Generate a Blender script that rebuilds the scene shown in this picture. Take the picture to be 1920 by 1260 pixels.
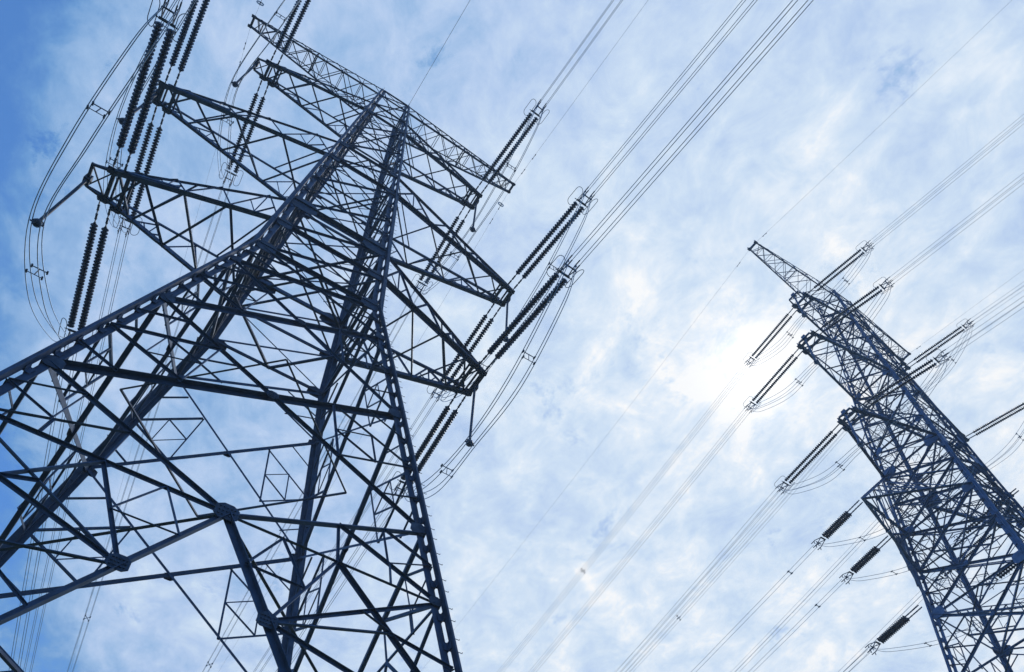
import bpy, bmesh, math, random
from mathutils import Vector as V, Matrix
random.seed(7)
scene = bpy.context.scene
for o in list(bpy.data.objects): bpy.data.objects.remove(o)
G0 = 42.8                                   # ground is G0 below the tower's waist bend

# ------------------------------------------------------------------ camera
cd = bpy.data.cameras.new('camera'); cam = bpy.data.objects.new('camera', cd)
scene.collection.objects.link(cam); scene.camera = cam
RR = [[0.831711, -0.555186, -0.005084], [0.436741, 0.65987, -0.611415], [0.342804, 0.5063, 0.791294]]
r, d, f = (V(a) for a in RR)
m = Matrix(((r.x, -d.x, -f.x), (r.y, -d.y, -f.y), (r.z, -d.z, -f.z))).to_4x4()
m.translation = V((-1.7914, -26.745, -41.1674 + G0))
cam.matrix_world = m
cd.sensor_width = 36; cd.sensor_fit = 'HORIZONTAL'
cd.lens = 1577.48 / 1920 * 36
cd.shift_x = -(1006.92 - 960) / 1920; cd.shift_y = (835.09 - 630) / 1920
cd.clip_start = .1; cd.clip_end = 6000
scene.view_settings.view_transform = 'Standard'; scene.view_settings.look = 'None'
scene.view_settings.exposure = 0; scene.view_settings.gamma = 1
scene.render.resolution_x = 1024; scene.render.resolution_y = 672

# ------------------------------------------------------------------ sky
SUN = V((.4990, .2960, .8144)).normalized()
w = bpy.data.worlds.new('World'); scene.world = w; w.use_nodes = True
nt = w.node_tree; nt.nodes.clear(); N = nt.nodes.new; LK = nt.links.new
def math_(op, a, b=None, c=None, clamp=False):
    n = N('ShaderNodeMath'); n.operation = op; n.use_clamp = clamp
    for i, x in enumerate((a, b, c)):
        if x is None: continue
        if isinstance(x, (int, float)): n.inputs[i].default_value = x
        else: LK(x, n.inputs[i])
    return n.outputs[0]
def ramp(x, lo, hi, a=0., b=1., smooth=True):
    n = N('ShaderNodeMapRange'); n.interpolation_type = 'SMOOTHSTEP' if smooth else 'LINEAR'
    LK(x, n.inputs[0])
    for i, v in enumerate((lo, hi, a, b)): n.inputs[i + 1].default_value = v
    return n.outputs[0]
def mixc(fac, a, b, mode='MIX'):
    n = N('ShaderNodeMix'); n.data_type = 'RGBA'; n.blend_type = mode; n.clamp_factor = True
    if isinstance(fac, (int, float)): n.inputs[0].default_value = fac
    else: LK(fac, n.inputs[0])
    for i, x in ((6, a), (7, b)):
        if isinstance(x, tuple): n.inputs[i].default_value = (*x, 1)
        else: LK(x, n.inputs[i])
    return n.outputs[2]
sky = N('ShaderNodeTexSky'); sky.sky_type = 'NISHITA'; sky.sun_disc = False
sky.sun_elevation = math.asin(SUN.z); sky.sun_rotation = math.atan2(SUN.x, SUN.y)
sky.air_density = 1.2; sky.dust_density = .6; sky.ozone_density = 2.5
geo = N('ShaderNodeTexCoord'); dirv = geo.outputs['Generated']
sep = N('ShaderNodeSeparateXYZ'); LK(dirv, sep.inputs[0])
zz = math_('MAXIMUM', sep.outputs[2], .02); zz = math_('ADD', zz, .12)
cmb = N('ShaderNodeCombineXYZ')
LK(math_('DIVIDE', sep.outputs[0], zz), cmb.inputs[0]); LK(math_('DIVIDE', sep.outputs[1], zz), cmb.inputs[1])
mp = N('ShaderNodeMapping'); mp.inputs['Rotation'].default_value = (0, 0, math.radians(-12)); mp.inputs['Scale'].default_value = (1.1, .9, 1); mp.inputs['Location'].default_value = (3.7, 1.3, 0)
LK(cmb.outputs[0], mp.inputs[0])
def noise(scale, det, rough, vec, off=0, dist=0.):
    n = N('ShaderNodeTexNoise'); n.inputs['Scale'].default_value = scale; n.inputs['Detail'].default_value = det
    n.inputs['Roughness'].default_value = rough; n.inputs['Distortion'].default_value = dist
    if off:
        a = N('ShaderNodeVectorMath'); a.operation = 'ADD'; LK(vec, a.inputs[0]); a.inputs[1].default_value = (off, off * .7, off * .3); vec = a.outputs[0]
    LK(vec, n.inputs[0]); return n.outputs[0]
pv = mp.outputs[0]
big = noise(1.5, 2, .5, pv, 1.9)
mid = noise(5.2, 8, .62, pv, 4.4, .35)
fine = noise(15, 8, .66, pv, 9.1, .5)
puff = noise(27, 4, .6, pv, 17.3, .3)
nz = math_('ADD', math_('ADD', math_('MULTIPLY', big, .14), math_('MULTIPLY', mid, .33)), math_('ADD', math_('MULTIPLY', fine, .33), math_('MULTIPLY', puff, .14)))
nz = math_('MULTIPLY', math_('SUBTRACT', nz, .5), 1.95)
# the veil of cloud is thickest and brightest where it scatters the hidden sun
dp = N('ShaderNodeVectorMath'); dp.operation = 'DOT_PRODUCT'; LK(dirv, dp.inputs[0]); dp.inputs[1].default_value = SUN
dot = math_('MAXIMUM', dp.outputs['Value'], 0.)
fc = N('ShaderNodeFloatCurve'); cv = fc.mapping.curves[0]
for x_, y_ in ((.66, .07), (.69, .22), (.715, .42), (.76, .55), (.84, .58), (.90, .70), (.955, .81), (.985, .85)): cv.points.new(x_, y_)
cv.points[0].location = (0, .10); cv.points[-1].location = (1, .86); fc.mapping.update(); LK(dot, fc.inputs['Value'])
# a few torn holes where the blue shows through
hole = ramp(noise(10.5, 9, .70, pv, 23.7, .25), .27, .41, .26, 0.)
v = math_('SUBTRACT', math_('ADD', fc.outputs[0], nz), hole)
halo = math_('MULTIPLY', math_('POWER', dot, 200.), .20); v = math_('ADD', v, halo)
v = math_('ADD', v, ramp(sep.outputs[2], .50, .82, .19, 0.))      # the veil is seen edge-on, so thicker, low down
rp = N('ShaderNodeValToRGB'); LK(v, rp.inputs[0])
def lin(c): return tuple(((x / 255 + .055) / 1.055) ** 2.4 for x in c) + (1,)
stops = [(0, (94, 142, 199)), (.2, (110, 158, 212)), (.45, (157, 190, 230)), (.6, (184, 207, 240)), (.78, (209, 227, 247)), (.90, (229, 240, 252)), (1, (253, 254, 255))]
while len(rp.color_ramp.elements) < len(stops): rp.color_ramp.elements.new(.5)
for e_, (p_, c_) in zip(rp.color_ramp.elements, stops): e_.position = p_; e_.color = lin(c_)
core = math_('ADD', 1., math_('ADD', math_('MULTIPLY', math_('POWER', dot, 1500.), .35), math_('MULTIPLY', math_('POWER', dot, 300.), .03)))
cl2 = N('ShaderNodeVectorMath'); cl2.operation = 'SCALE'; LK(rp.outputs[0], cl2.inputs[0]); LK(core, cl2.inputs['Scale'])
tint = mixc(1., sky.outputs[0], (.085 * .62, .085 * 1.28, .085 * 2.1), 'MULTIPLY')
cover = ramp(v, -.02, .30, .4, 1.)
col = mixc(cover, tint, cl2.outputs[0])
bg = N('ShaderNodeBackground'); LK(col, bg.inputs[0]); bg.inputs[1].default_value = 1.
out = N('ShaderNodeOutputWorld'); LK(bg.outputs[0], out.inputs[0])

sd = bpy.data.lights.new('sun', 'SUN'); sd.energy = 1.2; sd.angle = math.radians(10); sd.color = (1, .98, .95)
so = bpy.data.objects.new('sun', sd); scene.collection.objects.link(so)
so.rotation_euler = (-SUN).to_track_quat('-Z', 'Y').to_euler()

# ------------------------------------------------------------------ materials
def mat(name, base, rough, metal=0., var=.25, scale=3., bump=0.):
    mt = bpy.data.materials.new(name); mt.use_nodes = True; t = mt.node_tree
    b = t.nodes['Principled BSDF']; b.inputs['Roughness'].default_value = rough; b.inputs['Metallic'].default_value = metal
    tc = t.nodes.new('ShaderNodeTexCoord'); n = t.nodes.new('ShaderNodeTexNoise'); n.inputs['Scale'].default_value = scale; n.inputs['Detail'].default_value = 6
    t.links.new(tc.outputs['Object'], n.inputs[0])
    rp = t.nodes.new('ShaderNodeValToRGB'); t.links.new(n.outputs[0], rp.inputs[0])
    rp.color_ramp.elements[0].position = .3; rp.color_ramp.elements[1].position = .7
    rp.color_ramp.elements[0].color = (*[c * (1 - var) for c in base], 1); rp.color_ramp.elements[1].color = (*[min(1, c * (1 + var)) for c in base], 1)
    oi = t.nodes.new('ShaderNodeObjectInfo'); mr = t.nodes.new('ShaderNodeMapRange'); mr.inputs[3].default_value = .72 if metal else .95; mr.inputs[4].default_value = 1.35 if metal else 1.05
    t.links.new(oi.outputs['Random'], mr.inputs[0]); vm = t.nodes.new('ShaderNodeVectorMath'); vm.operation = 'SCALE'
    t.links.new(rp.outputs[0], vm.inputs[0]); t.links.new(mr.outputs[0], vm.inputs['Scale']); t.links.new(vm.outputs[0], b.inputs['Base Color'])
    if bump:
        bp = t.nodes.new('ShaderNodeBump'); bp.inputs['Strength'].default_value = bump; t.links.new(n.outputs[0], bp.inputs['Height']); t.links.new(bp.outputs[0], b.inputs['Normal'])
    return mt
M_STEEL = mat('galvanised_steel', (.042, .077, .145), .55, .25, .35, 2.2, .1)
M_STEEL2 = mat('far_haze_tinted_steel', (.085, .150, .28), .55, .25, .3, 1.5)  # paler, bluer than the near steel: haze and glare put into the colour
M_PLATE = mat('gusset_steel', (.04, .066, .115), .6, .2, .4, 5)
M_DISC = mat('brown_glazed_porcelain', (.030, .036, .062), .3, 0, .3, 8)
M_FIT = mat('forged_fittings', (.06, .10, .17), .6, .2, .2, 8)
M_WIRE = mat('aluminium_strand', (.24, .33, .44), .5, .5, .15, 3)
M_CONC = mat('concrete', (.32, .31, .29), .9, 0, .2, 2, .2)
M_GRASS = mat('grass', (.055, .075, .03), .95, 0, .5, .35, .4)

# ------------------------------------------------------------------ mesh helpers
class MB:
    def __init__(s): s.v = []; s.f = []; s.sm = []
    def add(s, vs, fs, sm=False):
        o = len(s.v); s.v += [tuple(x) for x in vs]; s.f += [tuple(i + o for i in q) for q in fs]; s.sm += [sm] * len(fs)
    def prism(s, P, Q, prof, hint):
        P = V(P); Q = V(Q); t = Q - P
        if t.length < 1e-4: return
        t.normalize(); h = V(hint); u = h - t * h.dot(t)
        if u.length < 1e-3: h = V((.3, .5, .8)); u = h - t * h.dot(t)
        u.normalize(); w_ = t.cross(u); n = len(prof)
        vs = [P + u * a + w_ * b for a, b in prof] + [Q + u * a + w_ * b for a, b in prof]
        fs = [(i, (i + 1) % n, n + (i + 1) % n, n + i) for i in range(n)] + [tuple(reversed(range(n))), tuple(range(n, 2 * n))]
        s.add(vs, fs)
    def L(s, P, Q, wd, hint=(0, 0, 1), off=(0, 0), flip=1, t=None):
        t = t or max(.012, wd * .11); a, b = off; k = flip
        s.prism(P, Q, [(a, b), (a + wd, b), (a + wd, b + k * t), (a + t, b + k * t), (a + t, b + k * wd), (a, b + k * wd)], hint)
    def bar(s, P, Q, a, b=None, hint=(0, 0, 1)):
        b = b or a; s.prism(P, Q, [(-a / 2, -b / 2), (a / 2, -b / 2), (a / 2, b / 2), (-a / 2, b / 2)], hint)
    def rod(s, pts, r, n=6, closed=False):
        pts = [V(p) for p in pts]; m_ = len(pts); rings = []
        up = V((.13, .2, .97))
        for i, p in enumerate(pts):
            if closed: t = pts[(i + 1) % m_] - pts[i - 1]
            else: t = pts[min(i + 1, m_ - 1)] - pts[max(i - 1, 0)]
            t.normalize(); u = up - t * up.dot(t)
            if u.length < .05: u = V((1, 0, 0)) - t * t.x
            u.normalize(); w_ = t.cross(u)
            rings.append([p + (u * math.cos(2 * math.pi * k / n) + w_ * math.sin(2 * math.pi * k / n)) * r for k in range(n)])
        vs = [q for rg in rings for q in rg]; fs = []
        for i in range(m_ if closed else m_ - 1):
            j = (i + 1) % m_
            for k in range(n): fs.append((i * n + k, i * n + (k + 1) % n, j * n + (k + 1) % n, j * n + k))
        s.add(vs, fs, True)
        if not closed: s.add(rings[0] + rings[-1], [tuple(reversed(range(n))), tuple(range(n, 2 * n))])
    def lathe(s, P, Q, prof, n=12):                     # prof: list of (distance from P, radius)
        P = V(P); t = (V(Q) - P).normalized(); u = V((0, 0, 1)) - t * t.z
        if u.length < .01: u = V((1, 0, 0))
        u.normalize(); w_ = t.cross(u); vs = []
        for a, rr in prof:
            for k in range(n):
                g = 2 * math.pi * k / n; vs.append(P + t * a + (u * math.cos(g) + w_ * math.sin(g)) * rr)
        fs = [(i * n + k, i * n + (k + 1) % n, (i + 1) * n + (k + 1) % n, (i + 1) * n + k) for i in range(len(prof) - 1) for k in range(n)]
        fs += [tuple(reversed(range(n))), tuple((len(prof) - 1) * n + k for k in range(n))]
        s.add(vs, fs)
    def plate(s, c, u, w_, pts, th):                    # polygon in the (u, w) plane round c, thickness th
        c = V(c); u = V(u).normalized(); w_ = V(w_); w_ = (w_ - u * w_.dot(u)).normalized(); nrm = u.cross(w_); n = len(pts)
        vs = [c + u * a + w_ * b + nrm * (th / 2) for a, b in pts] + [c + u * a + w_ * b - nrm * (th / 2) for a, b in pts]
        s.add(vs, [tuple(range(n)), tuple(reversed(range(n, 2 * n)))] + [(i, n + i, n + (i + 1) % n, (i + 1) % n) for i in range(n)])
    def build(s, name, material, parent=None, loc=None):
        me = bpy.data.meshes.new(name); me.from_pydata(s.v, [], s.f); me.materials.append(material)
        me.polygons.foreach_set('use_smooth', s.sm)
        bm = bmesh.new(); bm.from_mesh(me); bmesh.ops.recalc_face_normals(bm, faces=bm.faces); bm.to_mesh(me); bm.free()
        o = bpy.data.objects.new(name, me); scene.collection.objects.link(o)
        if parent: o.parent = parent
        if loc: o.location = loc
        return o
def thing(name, label, cat, loc=(0, 0, 0), rz=0., group=None, kind=None):
    o = bpy.data.objects.new(name, None); scene.collection.objects.link(o); o.location = loc; o.rotation_euler = (0, 0, rz)
    o.empty_display_size = .5
    return tag(o, label, cat, group, kind)
def tag(o, label=None, cat=None, group=None, kind=None):
    if label: o['label'] = label
    if cat: o['category'] = cat
    if group: o['group'] = group
    if kind: o['kind'] = kind
    return o
def lerp(a, b, t): return V(a) * (1 - t) + V(b) * t

# ------------------------------------------------------------------ ground
g = MB(); n_ = 60; S_ = 3200
def gz(x, y):
    rr = math.hypot(x, y); return 0 if rr < 260 else -2.0 * min(1, (rr - 260) / 400) * (1 + math.sin(x * .004) * math.cos(y * .005))
co = [(-1 if i < n_ / 2 else 1) * (abs(i - n_ / 2) / (n_ / 2)) ** 2 * S_ for i in range(n_ + 1)]
g.add([(x, y, gz(x, y)) for y in co for x in co], [(j * (n_ + 1) + i, j * (n_ + 1) + i + 1, (j + 1) * (n_ + 1) + i + 1, (j + 1) * (n_ + 1) + i) for j in range(n_) for i in range(n_)], True)
tag(g.build('ground', M_GRASS), kind='structure')

# ------------------------------------------------------------------ lattice towers
def build_tower(cfg):
    Z = lambda z: z + G0
    root = thing(cfg['name'], cfg['label'], 'pylon', cfg['loc'], cfg['yaw'], 'lattice pylons')
    ms = cfg['mat']; half = cfg['half']; WS = cfg['ws']
    SG = {'A': (-1, -1), 'D': (1, -1), 'C': (1, 1), 'B': (-1, 1)}
    def P(n, z):
        h = half(z); a, b = SG[n]; return V((a * h, b * h, Z(z)))
    # legs: two star-set angles with batten plates, joined at every bend
    for n, (a, b) in SG.items():
        mb = MB(); zs = cfg['legz']
        for z0, z1 in zip(zs, zs[1:]):
            p, q = P(n, z0), P(n, z1); wd = cfg['legw'](z0 * .5 + z1 * .5); gp = .075 * WS
            t = (q - p).normalized(); u = V((a, 0, 0)); u = (u - t * u.dot(t)).normalized(); v_ = t.cross(u); v_ *= (1 if v_.dot(V((0, b, 0))) > 0 else -1)
            th = .03 * WS
            for k in (1, -1):
                o = (u + v_) * (k * gp / 2)
                # two flanges of one angle
                for e, f_ in ((u, v_), (v_, u)):
                    c0 = p + o + e * (k * wd / 2); c1 = q + o + e * (k * wd / 2)
                    mb.prism(c0 + f_ * (k * th / 2), c1 + f_ * (k * th / 2), [(-wd / 2, -th / 2), (wd / 2, -th / 2), (wd / 2, th / 2), (-wd / 2, th / 2)], e)
            ln = (q - p).length; nb = max(1, int(ln / (1.25 * WS)))
            for i in range(nb):
                c = p + t * (ln * (i + .5) / nb)
                mb.plate(c, u, t, [(-wd * .62, -.17 * WS), (wd * .62, -.17 * WS), (wd * .62, .17 * WS), (-wd * .62, .17 * WS)], .022)
                mb.plate(c, v_, t, [(-wd * .62, -.17 * WS), (wd * .62, -.17 * WS), (wd * .62, .17 * WS), (-wd * .62, .17 * WS)], .02)
        lg = mb.build('leg', ms, root)
        if n in cfg['bolts']:
            z = cfg['legz'][0] + 12; nbolt = 0; proto = None
            while z < cfg['legz'][-1] and nbolt < 98:
                p = P(n, z) + V((a * cfg['legw'](z) * .9, 0, 0))
                if proto is None:
                    sb = MB(); sb.rod([(0, 0, 0), (a * .27, 0, 0), (a * .27, 0, .05)], .012, 5); o = proto = sb.build('step_bolt', ms, lg, p)
                else:
                    o = proto.copy(); scene.collection.objects.link(o); o.parent = lg; o.location = p
                z += .55 if nbolt % 2 else .8; nbolt += 1
        ft = MB(); p = P(n, cfg['legz'][0]); ft.bar(V((p.x, p.y, -.5)), V((p.x, p.y, .35)), 1.6, 1.6, (1, 0, 0)); ft.bar(V((p.x, p.y, .351)), V((p.x, p.y, .42)), 1.0, 1.0, (1, 0, 0))
        ft.build('footing', M_CONC, root)
    braces = []                                          # (length*width, P, Q, width, hint)
    def br(p, q, wd, hint): wd *= cfg['slim']; braces.append(((q - p).length * wd, p, q, wd, hint))
    small = MB()
    FC = [('A', 'D'), ('D', 'C'), ('C', 'B'), ('B', 'A')]
    HN = {('A', 'D'): (0, -1, 0), ('D', 'C'): (1, 0, 0), ('C', 'B'): (0, 1, 0), ('B', 'A'): (-1, 0, 0)}
    THIN = {('A', 'D'): 'top', ('C', 'B'): 'bot', ('D', 'C'): 'bot'}
    gus = MB()
    def gusset(c, h, wd, bolts=True):
        h = V(h); u = h.cross(V((0, 0, 1))).normalized(); w2 = V((0, 0, 1)); s_ = wd
        gus.plate(V(c) + h * .05, u, w2, [(-s_, -s_ * .45), (-s_ * .55, -s_ * .8), (s_ * .55, -s_ * .8), (s_, -s_ * .45), (s_ * .95, s_ * .5), (s_ * .4, s_ * .85), (-s_ * .4, s_ * .85), (-s_ * .95, s_ * .5)], .03)
        if bolts:
            for i in (-2, -1, 0, 1, 2):
                for j in (-1, 0, 1):
                    c2 = V(c) + u * (i * s_ * .3) + w2 * (j * s_ * .4)
                    gus.lathe(c2 + h * .0, c2 + h * .2, [(.02, .03 * WS), (.10, .03 * WS)], 6)
    for (l, rr) in FC:
        h = HN[(l, rr)]
        for (z0, z1, wd, red) in cfg['panels']:          # X-braced panels, z0 above z1
            a0, b0, a1, b1 = P(l, z0), P(rr, z0), P(l, z1), P(rr, z1)
            off = V(h) * (wd * .15)
            th = THIN.get((l, rr)); w0 = wd * (.55 if th == 'top' else 1); w1 = wd * (.55 if th == 'bot' else 1)
            br(a0, b1, w0, h); br(a1 - off * 2, b0 - off * 2, w1, h)
            # crossing point
            t0 = half(z0) / (half(z0) + half(z1)); X = lerp(a0, b1, t0)
            if red >= 1:
                for (u0, u1) in ((a0, a1), (b0, b1)):
                    mm = lerp(u0, u1, .5); m1 = lerp(u0, X, .55); m2 = lerp(u1, X, .55); rw = max(.06, wd * .38)
                    small.L(mm, m1, rw, h); small.L(mm, m2, rw, h)
                    if red >= 2:
                        small.L(m1, m2, rw * .8, h)
                        q0, q1, q2 = lerp(mm, m1, .5), lerp(m1, m2, .5), lerp(mm, m2, .5)
                        small.L(q0, q1, rw * .6, h); small.L(q1, q2, rw * .6, h); small.L(q0, q2, rw * .6, h)
                        small.L(lerp(u0, mm, .5), lerp(u0, m1, .5), rw * .8, h); small.L(lerp(u1, mm, .5), lerp(u1, m2, .5), rw * .8, h)
            if red >= 2: gusset(X, h, wd * .9)
        for (z, wd) in cfg['horiz']: br(P(l, z), P(rr, z), wd, h)
        for (z, sz) in cfg['gussets']:
            for nme, other in ((l, rr), (rr, l)):
                p = P(nme, z); q = P(other, z); gusset(lerp(p, q, sz * .8 / (p - q).length), h, sz, False)
        kz = cfg.get('K')
        if kz:
            zt, zk, zf, wd = kz
            K = (P(l, zk) + P(rr, zk)) * .5; gusset(K, h, .38); 
            for nme in (l, rr):
                o3, o4, ff = P(nme, zt), P(nme, zk), P(nme, zf); rw = .13
                br(o3, K, wd * (.95 if nme in 'DB' else .6), h); br(o4, K, .13, h)
                g1 = lerp(K, ff, .185); br(K, ff, wd, h); gusset(g1, h, .30)
                n1 = lerp(K, o4, .5)
                br(lerp(o3, K, .48), o4, rw, h); br(lerp(o3, K, .48), n1, rw * .8, h)
                br(n1, g1, rw, h)
                l1 = P(nme, zk + (zf - zk) * .27); l2 = P(nme, zk + (zf - zk) * .52)
                br(n1, l1, rw * 1.3, h); n2 = lerp(n1, l1, .42); br(g1, o4, rw, h); br(n2, g1, rw, h)
                g2 = lerp(K, ff, .42); br(g1, l1, rw, h); br(g2, l1, rw, h); br(g2, l2, rw, h); br(lerp(K, ff, .7), l2, rw, h)
                small.L(n2, lerp(o4, l1, .5), .09, h); small.L(lerp(K, ff, .09), lerp(K, n1, .5), .07, h); small.L(lerp(K, n1, .5), lerp(n1, g1, .5), .07, h); small.L(lerp(K, ff, .09), lerp(n1, g1, .5), .06, h); small.L(lerp(g1, l1, .5), lerp(n2, l1, .5), .07, h); small.L(lerp(g1, l1, .5), lerp(K, ff, .3), .07, h); small.L(lerp(o3, K, .24), lerp(o3, o4, .5), .08, h); small.L(lerp(o3, K, .24), lerp(o4, lerp(o3, K, .48), .5), .06, h); small.L(lerp(o3, o4, .5), lerp(o4, lerp(o3, K, .48), .5), .06, h); small.L(n2, lerp(g1, o4, .5), .09, h); small.L(lerp(n1, o4, .5), lerp(lerp(o3, K, .48), o4, .5), .09, h)
    # diaphragms: crossed or diamond struts inside the body
    for (z, wd, kind) in cfg['dia']:
        c = [P(k, z) for k in 'ADCB']
        if kind == 'x': br(c[0], c[2], wd, (0, 0, 1)); br(c[1] - V((0, 0, wd)), c[3] - V((0, 0, wd)), wd, (0, 0, 1))
        else:
            mids = [(c[i] + c[(i + 1) % 4]) * .5 for i in range(4)]
            for i in range(4): br(mids[i], mids[(i + 1) % 4], wd, (0, 0, 1))
    braces.sort(key=lambda b: -b[0])
    for _, p, q, wd, h in braces[:100]:
        mb = MB(); mb.L(p, q, wd, h, (-wd * .5, -wd * .5)); 
        mb.build('brace', ms, root)
    for _, p, q, wd, h in braces[100:]: small.L(p, q, wd, h, (-wd * .5, -wd * .5))
    tag(small.build('secondary_bracing', ms, root), kind='stuff')
    tag(gus.build('gusset_plates', M_PLATE if ms is M_STEEL else ms, root), kind='stuff')
    # cross-arms
    for arm in cfg['arms']:
        side, Lx, w_, z, zu, cw = arm['s'], arm['L'], arm['w'], arm['z'], arm['zu'], arm['cw']
        mb = MB(); ca = None
        nb, bh = half(z), half(zu)
        bl = {k: V((side * nb, k * nb, Z(z))) for k in (-1, 1)}; bu = {k: V((side * bh, k * bh, Z(zu))) for k in (-1, 1)}
        tl = {k: V((side * Lx, k * w_, Z(z))) for k in (-1, 1)}; tu = {k: V((side * (Lx - .25), k * w_, Z(z) + cw * 1.5)) for k in (-1, 1)}
        if arm['box']:
            tl = {k: V((side * Lx, k * w_, Z(zu) - .14)) for k in (-1, 1)}; tu = {k: V((side * Lx, k * w_, Z(zu) + .1)) for k in (-1, 1)}; z = zu
        chs = MB()
        for k in (-1, 1): chs.L(bl[k], tl[k], cw, (0, k, 0), (-cw * .5, -cw * .5), t=.05)
        ca = chs.build('crossarm', ms, root)
        if arm.get('label'): ca['label'] = arm['label']
        for k in (-1, 1):
            c = MB(); c.L(bu[k], tu[k], cw * .55, (0, k, 0), (-cw * .3, -cw * .3)); c.build('chord', ms, ca)
        if not arm['box']:                               # stiffening channels laid along the outer lower chords
            for k in (-1, 1):
                p, q = lerp(bl[k], tl[k], .62), lerp(bl[k], tl[k], .985); mb.bar(p + V((0, k * cw * .3, cw * .45)), q + V((0, k * cw * .3, cw * .45)), cw * .5, cw * .35, (0, 0, 1))
        nbay = arm['n']; fr = [0] + [1 - (1 - i / nbay) ** 1.25 for i in range(1, nbay)] + [1]
        fr = [min(.97, x) if i else 0 for i, x in enumerate(fr)]; lw = arm['lw']
        for i in range(nbay):
            f0, f1 = fr[i], fr[i + 1]; k = 1 if i % 2 else -1
            mb.L(lerp(bl[k], tl[k], f0), lerp(bl[-k], tl[-k], f1), lw, (0, 0, 1))
            mb.L(lerp(bl[-k], tl[-k], f0), lerp(bl[k], tl[k], f1), lw, (0, 0, -1), (.03, 0))
            if arm['box'] or i in (0, nbay - 2):
                mb.L(lerp(bu[k], tu[k], f0), lerp(bu[-k], tu[-k], f1), lw * .8, (0, 0, 1))
            if i and arm['box']:
                mb.L(lerp(bu[1], tu[1], f0), lerp(bu[-1], tu[-1], f0), lw * .8, (0, 0, 1)); mb.L(lerp(bl[1], tl[1], f0), lerp(bl[-1], tl[-1], f0), lw * .8, (0, 0, 1))
            for kk in (-1, 1):
                fm = (f0 + f1) / 2; top = lerp(bu[kk], tu[kk], fm); b0 = lerp(bl[kk], tl[kk], f0); b1 = lerp(bl[kk], tl[kk], f1)
                mb.L(b0, top, lw * .9, (0, kk, 0)); mb.L(top, b1, lw * .9, (0, kk, 0))
                if arm['n'] < 8 and i in (0, 2):
                    mb.L(lerp(b0, b1, .5), lerp(b0, top, .5), lw * .6, (0, kk, 0)); mb.L(lerp(b0, b1, .5), lerp(top, b1, .5), lw * .6, (0, kk, 0)); mb.L(top, lerp(b0, b1, .5), lw * .6, (0, kk, 0))
        if arm['box'] and arm.get('frame'):               # heavy cross frame part-way along
            q = arm['frame']; pts = [lerp(bu[-1], tu[-1], q), lerp(bu[1], tu[1], q), lerp(bl[1], tl[1], q), lerp(bl[-1], tl[-1], q)]
            for i in range(4): mb.L(pts[i], pts[(i + 1) % 4], lw * 1.5, (1, 0, 0))
        # tip: cross beams, plates
        ep = MB()
        for dx in ((0, .75) if not arm['box'] else (0,)):
            xx = side * (Lx - dx * WS); yy = w_ + (nb - w_) * dx * WS / (Lx - nb)
            ep.bar(V((xx, -yy - .1, Z(z) - .02)), V((xx, yy + .1, Z(z) - .02)), .14 * WS, .2 * WS)
            if not arm['box']: ep.bar(V((xx - side * .2, -yy, Z(z) + .25)), V((xx - side * .2, yy, Z(z) + .25)), .08, .12)
            for k in (-1, 1):
                s_ = (.30 if not arm['box'] else .2) * WS
                ep.plate(V((xx, k * (yy + .03), Z(z))), (1, 0, 0), (0, 0, 1), [(-s_ * 1.3, -s_ * .5), (s_ * .7, -s_ * .6), (s_, s_ * .2), (s_ * .4, s_ * .8), (-s_ * 1.4, s_ * .7)], .06)
                ep.plate(V((xx, k * yy, Z(z) - .06)), (1, 0, 0), (0, 1, 0), [(-s_ * 1.2, -s_ * .6), (s_ * .8, -s_ * .6), (s_, s_ * .3), (s_ * .3, s_ * .8), (-s_ * 1.2, s_ * .7)], .04)
        ex = arm.get('ext', 0)
        if ex:
            xo = side * (Lx + ex)
            for k in (-1, 1):
                ep.L(V((side * Lx, k * w_, Z(z))), V((xo, k * w_ * .75, Z(z))), .13, (0, 0, 1)); ep.L(V((side * (Lx - .2), k * w_, Z(z) + .3)), V((xo, k * w_ * .75, Z(z))), .09, (0, 0, 1))
                ep.L(V((side * Lx, k * w_, Z(z) - .05)), V((xo, -k * w_ * .75, Z(z))), .07, (0, 0, 1))
            ep.bar(V((xo, -w_ * .8, Z(z))), V((xo, w_ * .8, Z(z))), .14, .16)
        ep.build('end_plates', M_PLATE if ms is M_STEEL else ms, ca)
        if arm.get('post'):
            px = side * (Lx + ex); py = arm.get('py', 0); pz = Z(z); ps = MB(); ln = arm['post']
            ps.rod([(px, py, pz + .1), (px, py, pz - ln)], .085 * WS, 10)
            for i in range(int(ln / .3)): ps.lathe((px, py, pz - .5 - i * .3), (px, py, pz - 5), [(0, .09 * WS), (.03, .12 * WS), (.06, .09 * WS)], 8) if arm.get('shed') else None
            ps.bar((px, py, pz + .25), (px, py, pz - .25), .34 * WS, .34 * WS, (1, 0, 0))
            ps.rod([(px + .25 * math.cos(a) * WS, py, pz - ln - .1 + .25 * math.sin(a) * WS) for a in [i * math.pi / 6 for i in range(12)]], .035 * WS, 6, True)
            ps.lathe((px, py, pz - ln + .05), (px, py, pz - ln - 5), [(0, .1 * WS), (.1, .2 * WS), (.3, .22 * WS), (.42, .1 * WS)], 10)
            ps.bar((px - .32 * WS, py, pz - ln - .2), (px + .32 * WS, py, pz - ln - .2), .06, .06)
            ps.build('jumper_post', M_PLATE if ms is M_STEEL else ms, ca)
        mb.build('lacing', ms, ca)
    return root

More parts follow.
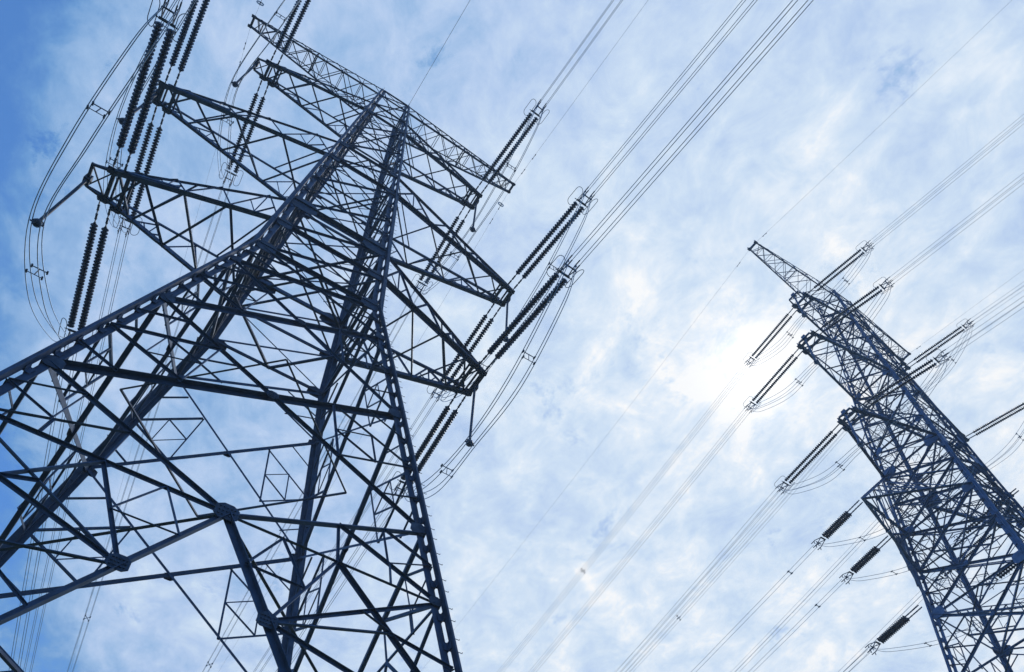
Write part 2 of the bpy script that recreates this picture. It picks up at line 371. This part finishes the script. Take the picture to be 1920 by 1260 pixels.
def halfL(z): return 3.455 + (1.242 - 3.455) * z / 40 if z > 0 else 3.455 - .175 * z
near = dict(name='lattice_tower', label='large near lattice pylon filling the left half of the view', loc=(0, 0, 0), yaw=0, mat=M_STEEL, half=halfL, ws=1., slim=.84,
  legz=[-42.4, -31, -22.3, -18.7, -10.87, -3.57, 0, 7.3, 17.47, 31.85, 40.3],
  legw=lambda z: .27 if z < 0 else (.29 if z < 17 else .22), bolts='D',
  panels=[(0, -3.57, .22, 1), (-3.57, -10.87, .24, 2), (-10.87, -18.7, .27, 2),
          (3.7, 0, .15, 0), (7.3, 3.7, .15, 0), (12.4, 7.3, .14, 1), (17.47, 12.4, .14, 1), (21, 17.47, .13, 0), (26.4, 21, .13, 1), (31.85, 26.4, .12, 1), (34.8, 31.85, .11, 0), (38.3, 34.8, .11, 0), (40.3, 38.3, .09, 0)],
  horiz=[(0, .26), (3.7, .26), (7.3, .38), (17.47, .26), (21, .2), (31.85, .2), (34.8, .16), (40.3, .14), (38.3, .12), (12.4, .11), (26.4, .1)],
  gussets=[(0, .55), (7.3, .85), (3.7, .5), (17.47, .4), (21, .35), (31.85, .32), (-3.57, .26), (-10.87, .3), (-18.7, .32), (-22.3, .22)],
  K=(-18.7, -22.3, -42.4, .25), dia=[(0, .16, 'd'), (7.3, .16, 'x'), (3.7, .14, 'x'), (17.47, .13, 'x'), (21, .12, 'd'), (31.85, .12, 'x'), (40.3, .1, 'x'), (-22.3, .14, 'd'), (-10.87, .1, 'd')],
  arms=[])
for s, sn in ((-1, 'left'), (1, 'right')):
    near['arms'] += [
      dict(s=s, L=11.6, w=.92, z=3.82, zu=7.3, cw=.3, lw=.12, n=4, box=0, ext=1.1 if s < 0 else .15, post=5.75, py=.3),
      dict(s=s, L=13.6, w=.66, z=17.47, zu=21, cw=.3, lw=.11, n=4, box=0, ext=.15 if s > 0 else .2, post=5.9, py=.1),
      dict(s=s, L=9.9, w=.66, z=31.85, zu=34.8, cw=.25, lw=.10, n=4, box=0, ext=.95 if s < 0 else .1, post=6.0, py=0),
      dict(s=s, L=13.5, w=.46, z=38.3, zu=40.3, cw=.15, lw=.07, n=8, box=1, frame=.52)]
T1 = build_tower(near)
# top beam ends rise to the upper chord level: handled by the arm's sloping lower chord

RTX, RTY, YAW = 59.818, -4.833, .0149
def halfR(z):
    t = [(-42.4, 9.4), (-10, 5.6), (0, 4.75), (5, 4.4), (10, 4.05), (17, 3.6), (23, 3.2), (31, 2.75), (39, 2.2), (47, 1.75), (56.6, 1.4)]
    for (a, b), (c, e) in zip(t, t[1:]):
        if z <= c: return b + (e - b) * (z - a) / (c - a)
    return t[-1][1]
pr_ = [56.6, 53.9, 51, 48, 43.5, 39, 35.6, 30.8, 26, 22.4, 18.4, 14.4, 9.8, 5, -1.5, -9]
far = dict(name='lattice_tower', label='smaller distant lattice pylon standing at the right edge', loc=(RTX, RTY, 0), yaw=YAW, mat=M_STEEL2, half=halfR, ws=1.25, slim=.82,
  legz=[-42.4, -20, -10, 0, 5, 10, 17, 23, 31, 39, 47, 56.6], legw=lambda z: .27 if z < 20 else (.22 if z < 40 else .15), bolts='',
  panels=[(a, b, .24 if a < 24 else .15, 1 if a > 45 else 2) for a, b in zip(pr_, pr_[1:])] + [(-9, -18, .3, 2), (-18, -42.4, .34, 2)],
  horiz=[(z, .18) for z in (48, 51, 35.6, 39, 22.4, 26, 14.4, 5, -9)] + [(56.6, .13)] + [(z, .12) for z in (30.8, 18.4, 9.8, -1.5)],
  gussets=[(22.4, .8), (26, .5), (35.6, .5), (48, .4), (14.4, .6), (5, .6), (-1.5, .6)],
  dia=[(22.4, .18, 'x'), (35.6, .16, 'x'), (48, .14, 'x'), (14.4, .16, 'x'), (14.4, .16, 'd'), (5, .18, 'x'), (5, .16, 'd'), (26, .1, 'd'), (-1.5, .18, 'd'), (9.8, .12, 'x'), (18.4, .12, 'x'), (-9, .16, 'x')],
  arms=[])
for s in (-1, 1):
    far['arms'] += [
      dict(s=s, L=11.77, w=.85, z=22.4, zu=25.9, cw=.3, lw=.1, n=4, box=0, ext=.6 if s < 0 else .2, post=4.6),
      dict(s=s, L=12.36, w=.95, z=35.6, zu=38.9, cw=.27, lw=.1, n=4, box=0, ext=.5 if s < 0 else .1, post=4.6),
      dict(s=s, L=8.95, w=.9, z=48, zu=51, cw=.25, lw=.09, n=4, box=0, ext=1.2 if s < 0 else .1, post=4.6),
      dict(s=s, L=14.24, w=.56, z=54.2, zu=56.7, cw=.15, lw=.065, n=7, box=1, frame=.52)]
T2 = build_tower(far)
def RT(x, y, z):
    c, s = math.cos(YAW), math.sin(YAW); return V((RTX + c * x - s * y, RTY + s * x + c * y, z + G0))
# low side arms of the far tower (single-circuit branch line)
ZB = lambda x, y, z: V((x, y, z + G0))
sa = MB()
def tri(mb, tip, roots, wd):
    for q in roots: mb.L(tip, q, wd, (0, 0, 1), t=.06)
    for f0, f1 in ((.25, .45), (.45, .65), (.65, .85)):
        for i in range(len(roots)):
            mb.L(lerp(tip, roots[i], f0), lerp(tip, roots[(i + 1) % len(roots)], f1), .11, (0, 0, 1))
            mb.L(lerp(tip, roots[i], f1), lerp(tip, roots[(i + 1) % len(roots)], f1), .09, (0, 0, 1))
tip1 = ZB(-10.3, 3.0, 14.3)
tri(sa, tip1, [ZB(-3.2, 3.2, 22.2), ZB(-3.7, 3.7, 14.4), ZB(-4.1, 4.1, 9.8), ZB(-3.7, -3.7, 14.4)], .26)
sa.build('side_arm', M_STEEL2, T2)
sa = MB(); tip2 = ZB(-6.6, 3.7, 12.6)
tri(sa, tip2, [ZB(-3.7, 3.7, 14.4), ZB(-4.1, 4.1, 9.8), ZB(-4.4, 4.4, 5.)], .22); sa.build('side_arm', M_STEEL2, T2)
sa = MB(); p0 = ZB(-9.0, 2.2, 14.6); sa.rod([p0, p0 - V((0, 0, 2.7))], .11, 8); sa.lathe(p0 + V((0, 0, .3)), p0 - V((0, 0, 1)), [(0, .12), (.15, .26), (.4, .2)], 8); sa.build('jumper_post', M_STEEL2, T2)

# ------------------------------------------------------------------ insulator strings, bundles, jumpers
def racetrack(mb, c, ax, up, ln, ht, r=.022):
    pts = []; ax = V(ax).normalized(); up = V(up); up = (up - ax * up.dot(ax)).normalized()
    for i in range(16):
        a = math.pi / 2 - math.pi * i / 7 if i < 8 else -math.pi / 2 - math.pi * (i - 8) / 7
        sgn = 1 if i < 8 else -1
        pts.append(V(c) + ax * (sgn * (ln / 2 - ht / 2) + ht / 2 * math.cos(a)) + up * (ht / 2 * math.sin(a)))
    mb.rod(pts, r, 6, True)
def string_set(base, end, sep, label, group, big=1., ndisc=33, chain=1.35, rad=.205, horn=True, matd=M_DISC):
    """two columns of discs from base (arm tip) to end (disc end); returns the yoke point"""
    base = V(base); end = V(end); t = (end - base).normalized(); ln = (end - base).length; sx = V((1, 0, 0)); sx = (sx - t * sx.dot(t)).normalized(); up = t.cross(sx) * -1
    if up.z < 0: up = -up
    root = thing('insulator_string', label, 'insulator', base, 0, group)
    E_ = end - base
    for k in (-1, 1):
        o = sx * (k * sep / 2); c = MB(); st = (ln - chain) / ndisc; prof = []
        for i in range(ndisc):
            a = chain + i * st
            prof += [(a, rad * .42), (a + st * .22, rad * .62), (a + st * .36, rad * .88), (a + st * .55, rad), (a + st * .68, rad * .94), (a + st * .72, rad * .5), (a + st * .97, rad * .42)]
        c.lathe(o, o + E_, prof, 14); c.build('disc_column', matd, root)
        l = MB(); nl = 5
        for i in range(nl):
            a0, a1 = chain * i / nl, chain * (i + .8) / nl
            l.bar(o + t * a0, o + t * a1, .05 * big if i % 2 else .11 * big, .11 * big if i % 2 else .05 * big, up)
            l.lathe(o + t * a1, o + E_, [(-.03, .05 * big), (0, .075 * big), (.05, .075 * big), (.08, .04 * big)], 6)
        l.build('link_chain', M_FIT, root)
    y = MB(); e = E_ + t * .1
    y.plate(e + t * .12, sx, t, [(-sep * .5 - .1, -.07), (sep * .5 + .1, -.07), (sep * .5 + .1, .07), (-sep * .5 - .1, .07)], .05)
    for kx in (-1, 1):
        for kz in (-1, 1):
            a = e + t * .15 + sx * (kx * .27); b = e + t * .75 + sx * (kx * .27) + up * (kz * .27); y.bar(a, b, .05, .05)
            y.rod([b, b + t * .5], .04, 8); y.bar(b + t * .15, b + t * .15 - V((0, 0, .3)), .05, .05)
    y.bar(e + t * .7 + sx * -.3, e + t * .7 + sx * .3, .05, .08)
    y.build('yoke_plate', M_FIT, root)
    if horn:
        for kx in (-1, 1):
            rg = MB(); racetrack(rg, e + t * .25 + sx * (kx * (sep * .5 + .38)) , t, sx * (kx * .75) + up * .66, 1.5 * big, .6 * big, .021 * big); rg.bar(e + t * .1 + sx * (kx * sep * .5), e + t * .1 + sx * (kx * (sep * .5 + .30)), .03, .05)
            rg.build('grading_ring', M_FIT, root)
    return end + t * 1.2, t
def sagline(p, q, sag, n=24):
    p, q = V(p), V(q); return [lerp(p, q, i / n) - V((0, 0, sag * 4 * (i / n) * (1 - i / n))) for i in range(n + 1)]
def bundle(p, q, sag, label, group, offs, rad=.019, spacers=(), n=40, name='conductor_bundle'):
    p = V(p); root = thing(name, label, 'power line', p, 0, group)
    base = [x - p for x in sagline(p, q, sag, n)]
    for a, b in offs:
        c = MB(); c.rod([x + V((a, 0, b)) for x in base], rad, 6); c.build('conductor', M_WIRE, root)
    tot = (V(q) - p).length
    for dd in spacers:
        i = min(n - 1, int(dd / tot * n)); fr = dd / tot * n - i; c0 = lerp(base[i], base[i + 1], fr); s = MB()
        pts = [c0 + V((a, 0, b)) for a, b in offs]
        if len(offs) == 4:
            s.bar(pts[0] , pts[3], .05, .05); s.bar(pts[1], pts[2], .05, .05)
        else: s.bar(pts[0], pts[1], .05, .05)
        for x in pts: s.bar(x - V((0, .12, 0)), x + V((0, .12, 0)), .09, .09)
        s.build('spacer', M_FIT, root)
    return root
Q4 = [(-.27, -.27), (.27, -.27), (-.27, .27), (.27, .27)]
def bez(pts, n=30):                                   # Catmull-Rom through points
    out = []; P_ = [pts[0] * 2 - pts[1]] + pts + [pts[-1] * 2 - pts[-2]]; seg = len(pts) - 1; k = max(4, n // seg)
    for i in range(seg):
        a, b, c, d_ = P_[i:i + 4]
        for j in range(k):
            t = j / k; out.append(.5 * ((2 * b) + (c - a) * t + (2 * a - 5 * b + 4 * c - d_) * t * t + (3 * b - a - 3 * c + d_) * t ** 3))
    out.append(pts[-1]); return out
def jumper(yf, yr, low, label, group, offs, rad=.024, depth=0.):
    yf, yr, low = V(yf), V(yr), V(low); root = thing('jumper_loop', label, 'jumper cable', yf, 0, group)
    for k, (a, b) in enumerate(offs):
        o = V((a, 0, b * .8)); o2 = o * 1.45
        p1 = lerp(yf, low, .14) - V((0, 0, (yf.z - low.z) * .22)); p2 = lerp(yf, low, .55) - V((0, 0, (yf.z - low.z) * .36 + depth))
        q1 = lerp(yr, low, .14) - V((0, 0, (yr.z - low.z) * .22)); q2 = lerp(yr, low, .55) - V((0, 0, (yr.z - low.z) * .36 + depth))
        pts = [yf + o, p1 + o2, p2 + o2, low + o, q2 + o2, q1 + o2, yr + o]
        c = MB(); c.rod([x - yf for x in bez(pts, 48)], rad, 6); c.build('conductor', M_WIRE, root)
    for tt, ends in ((.42, (yf,)), (.72, (yr,))):
        if 1:
            for y_ in ends:
                c0 = lerp(y_, low, tt) - V((0, 0, (y_.z - low.z) * (.36 if tt < .5 else .25) + depth * .7)) - yf; s = MB(); pts = [c0 + V((a * 1.4, 0, b * 1.1)) for a, b in offs]
                if len(offs) == 4: s.bar(pts[0], pts[1], .03, .03); s.bar(pts[2], pts[3], .04, .04); s.bar((pts[0] + pts[1]) * .5, (pts[2] + pts[3]) * .5, .04, .04)
                else: s.bar(pts[0], pts[1], .04, .04)
                for x in pts: s.lathe(x - V((0, .1, 0)), x + V((0, .1, 0)), [(0, .05), (.2, .05)], 6)
                s.build('spacer', M_FIT, root)

G = 'insulator strings on the near pylon'; GC = 'conductor bundles of the near pylon'; GJ = 'jumper loops of the near pylon'
NM = {1: 'topmost', 2: 'middle', 3: 'lowest'}
SP = {  # (front base, front end), (rear base, rear end), z of arm, post bottom
 (1, 1): ((9.66, -.75), (10.0, -9.3), (9.6, .75), (9.7, 9.1)),
 (2, 1): ((13.36, -.85), (13.75, -9.45), (13.35, .8), (13.3, 9.4)),
 (3, 1): ((11.35, -1.1), (11.68, -9.5), (11.3, 1.1), (11.55, 8.9)),
 (1, -1): ((-9.66, -.75), (-9.4, -9.3), (-9.7, .75), (-9.14, 9.0)),
 (2, -1): ((-13.3, -.85), (-13.2, -9.4), (-13.3, .8), (-12.6, 9.2)),
 (3, -1): ((-11.45, -1.15), (-11.5, -9.8), (-11.5, 1.15), (-10.5, 9.3))}
ZA = {1: 31.85, 2: 17.47, 3: 3.82}
EXT = {(1, -1): .95, (2, -1): .2, (3, -1): 1.1, (1, 1): .1, (2, 1): .15, (3, 1): .15}; PL = {1: 6.0, 2: 5.9, 3: 5.75}; LX = {1: 9.9, 2: 13.6, 3: 11.6}
for (k, s), (fb, fe, rb, re) in SP.items():
    z = ZA[k] + G0 - .05; sd_ = 'left' if s < 0 else 'right'
    F, tf = string_set((*fb, z), (*fe, z - .9), .58, f'twin insulator string rising up right from the {NM[k]} {sd_} arm of the near pylon', G)
    R_, tr = string_set((*rb, z), (*re, z - .9), .58, f'twin insulator string running down left from the {NM[k]} {sd_} arm of the near pylon', G)
    fa = math.radians(1.6 if s > 0 else 1.2); L1 = 210
    q = F + V((math.sin(fa) * L1, -math.cos(fa) * L1, -9)); bundle(F, q, 5.5, f'four wire line leaving the {NM[k]} {sd_} near pylon arm for the top edge', GC, Q4, spacers=(38,) if k > 1 else ())
    ra = {(1, 1): 2.0, (2, 1): .2, (3, 1): .2, (1, -1): 6.6, (2, -1): 9.2, (3, -1): 10.5}[(k, s)]; ra = math.radians(ra); L2 = 330
    q = R_ + V((math.sin(ra) * L2, math.cos(ra) * L2, -14)); bundle(R_, q, 11, f'four wire line from the {NM[k]} {sd_} near pylon arm to the bottom edge', GC, Q4, spacers=(44 + 9 * k,))
    px = s * (LX[k] + EXT[(k, s)]); low = V((px, .15, z - PL[k] - .25))
    jumper(F - tf * .2, R_ - tr * .2, low, f'slack four cable loop under the {NM[k]} {sd_} arm of the near pylon', GJ, Q4)
# earth wires
GE = 'earth wires of the pylons'
def wire(pts, rad, label, cat='earth wire', name='earth_wire', dampers=(), grp=GE):
    p = V(pts[0]); root = thing(name, label, cat, p, 0, grp); c = MB(); c.rod([V(x) - p for x in pts], rad, 6); c.build('strand', M_WIRE, root)
    for i in dampers:
        s = MB(); a = lerp(pts[0], pts[1], i) - p; t = (V(pts[1]) - V(pts[0])).normalized()
        s.bar(a, a - V((0, 0, .12)), .04, .04); b = a - V((0, 0, .12)); s.rod([b - t * .25, b + t * .25], .014, 5)
        for e in (-1, 1): s.lathe(b + t * (e * .16), b + t * (e * 2), [(0, .045), (.16, .045)], 8)
        s.build('vibration_damper', M_FIT, root)
zt = 40.3 + G0 - 1.95
for s, sn in ((-1, 'left'), (1, 'right')):
    a = V((s * 13.5, -.5, 40.3 + G0)); wire(sagline(a, a + V((5, -230, -10)), 4.5, 50), .011, f'thin single wire going up from the {sn} tip of the near pylon', dampers=(.35, .75))
    a = V((s * 13.5,   .5, 40.3 + G0)); wire(sagline(a, a + V((6 if s > 0 else 45, 330, -14)), 9, 60), .010, f'thin single wire going down from the {sn} tip of the near pylon', dampers=(.3, .6))
a = V((1.3, -1.4, 40.3 + G0)); wire(sagline(a, a + V((4, -230, -6)), 4.5, 50), .02, 'single thin wire rising from the right peak of the near pylon')
# coiled spare cable beside each beam tip
for s, y, zz_, sn in ((-1, -1.8, -.1, 'left'), (1, 1.9, -.2, 'right')):
    c = MB(); cc = V((s * 13.5, y, 40.3 + G0 + zz_)); 
    for j in range(3): c.rod([V((0.32 * math.cos(a) , .04 * j, .32 * math.sin(a))) for a in [i * math.pi / 10 for i in range(20)]], .018, 5, True)
    tag(c.build('cable_coil', M_WIRE, None, cc), f'small round cable coil beside the {sn} tip of the near pylon', 'cable coil', 'cable coils')

# ---- far tower lines
G = 'insulator strings on the far pylon'; GC = 'conductor bundles of the far pylon'; GJ = 'jumper loops of the far pylon'
ZR = {1: 48, 2: 35.6, 3: 22.4}; LR = {1: 8.95, 2: 12.36, 3: 11.77}
for k in (1, 2, 3):
    for s in (-1, 1):
        z = ZR[k] - .05; sd_ = 'left' if s < 0 else 'right'; x0 = s * (LR[k] - .2); lf = 7.5
        fb = RT(x0, -1.1, z); fe = RT(x0 + .45 + (.4 if k > 1 else 0), -1.1 - lf, z - .9); rb = RT(x0, 1.1, z); re = RT(x0 + .08, 1.1 + lf, z - .9)
        F, tf = string_set(fb, fe, .56, f'twin insulator string pointing up right from the {NM[k]} {sd_} arm of the far pylon', G, .9, 32, 1.0, .18)
        R_, tr = string_set(rb, re, .56, f'twin insulator string pointing down left from the {NM[k]} {sd_} arm of the far pylon', G, .9, 32, 1.0, .18)
        fa = math.radians(3.5); q = F + V((math.sin(fa) * 210, -math.cos(fa) * 210, -9)); bundle(F, q, 5.5, f'four wire line from the {NM[k]} {sd_} far pylon arm to the upper right', GC, Q4, .014)
        ra = math.radians(.8); q = R_ + V((math.sin(ra) * 330, math.cos(ra) * 330, -14)); bundle(R_, q, 11, f'faint four wire line from the {NM[k]} {sd_} far pylon arm to the lower left', GC, Q4, .014, spacers=(22 + 14 * k, 75))
        px = s * (LR[k] + {1: 1.2, 2: .5, 3: .6}[k] * (s < 0) + .1 * (s > 0)); low = RT(px, 0, z - 5.0)
        jumper(F - tf * .2, R_ - tr * .2, low, f'slack four cable loop under the {NM[k]} {sd_} arm of the far pylon', GJ, Q4, .019)
for s, sn in ((-1, 'left'), (1, 'right')):
    a = RT(s * 14.24, -.56, 56.7); wire(sagline(a, a + V((12, -230, -10)), 4.5, 50), .010, f'thin single wire going up right from the {sn} tip of the far pylon', dampers=(.3,))
    a = RT(s * 14.24, .56, 56.7); wire(sagline(a, a + V((3, 330, -14)), 9, 60), .010, f'thin single wire going down left from the {sn} tip of the far pylon', dampers=(.4,))
# branch circuit on the low side arms: short fat twin strings, two wires each
G = 'short insulator strings low on the far pylon'; GC = 'two wire lines low on the far pylon'; GJ = 'small jumper loops low on the far pylon'
Q2 = [(-.22, 0), (.22, 0)]
for i, (b, nm) in enumerate((((-10.4, 3.1, 14.2), 'uppermost'), ((-6.7, 3.8, 12.5), 'middle'), ((-5.9, 4.4, 5.3), 'lowest'))):
    bs = RT(*b); e = RT(b[0] + .1, b[1] + 4.6, b[2] - .5)
    Y, t = string_set(bs, e, .42, f'{nm} of the three short thick insulator strings low left of the far pylon', G, .9, 17, 1.5, .22, False)
    ra = math.radians(.8); bundle(Y, Y + V((math.sin(ra) * 320, math.cos(ra) * 320, -9)), 9, f'faint two wire line starting at the {nm} short thick insulator string', GC, Q2, .016, spacers=(3.5,))
    jumper(Y - t * .2, RT(b[0] + 3.2, -5.5, b[2] - 1.5), RT(b[0] + 1.8, -.5, b[2] - 3.4), f'thin two cable loop beside the {nm} short thick insulator string', GJ, Q2, .019)
for i, (b, nm) in enumerate((((5.2, -4.2, 19.0), 'uppermost'), ((5.0, -4.8, 12.5), 'lowest'))):
    e = RT(b[0] - .2, b[1] + 6.2, b[2] - .6); string_set(RT(*b), e, .42, f'{nm} dark insulator string slung across the body of the far pylon', G, .9, 20, .6, .19, False)
# thin damp air under the cloud: everything built stands inside this closed box
hz = MB(); hz.bar((0, 0, -5.5), (0, 0, 104), 6500, 6500, (1, 0, 0)); ho = hz.build('haze', M_GRASS)
ho['kind'] = 'stuff'; hm = bpy.data.materials.new('haze_air'); hm.use_nodes = True; ht = hm.node_tree; ht.nodes.clear()
ov = ht.nodes.new('ShaderNodeOutputMaterial'); pv_ = ht.nodes.new('ShaderNodeVolumePrincipled'); pv_.inputs['Color'].default_value = (.70, .84, 1, 1)
pv_.inputs['Density'].default_value = .0006; pv_.inputs['Anisotropy'].default_value = .35; ht.links.new(pv_.outputs[0], ov.inputs['Volume']); ho.data.materials[0] = hm
print('objects', len(bpy.data.objects))
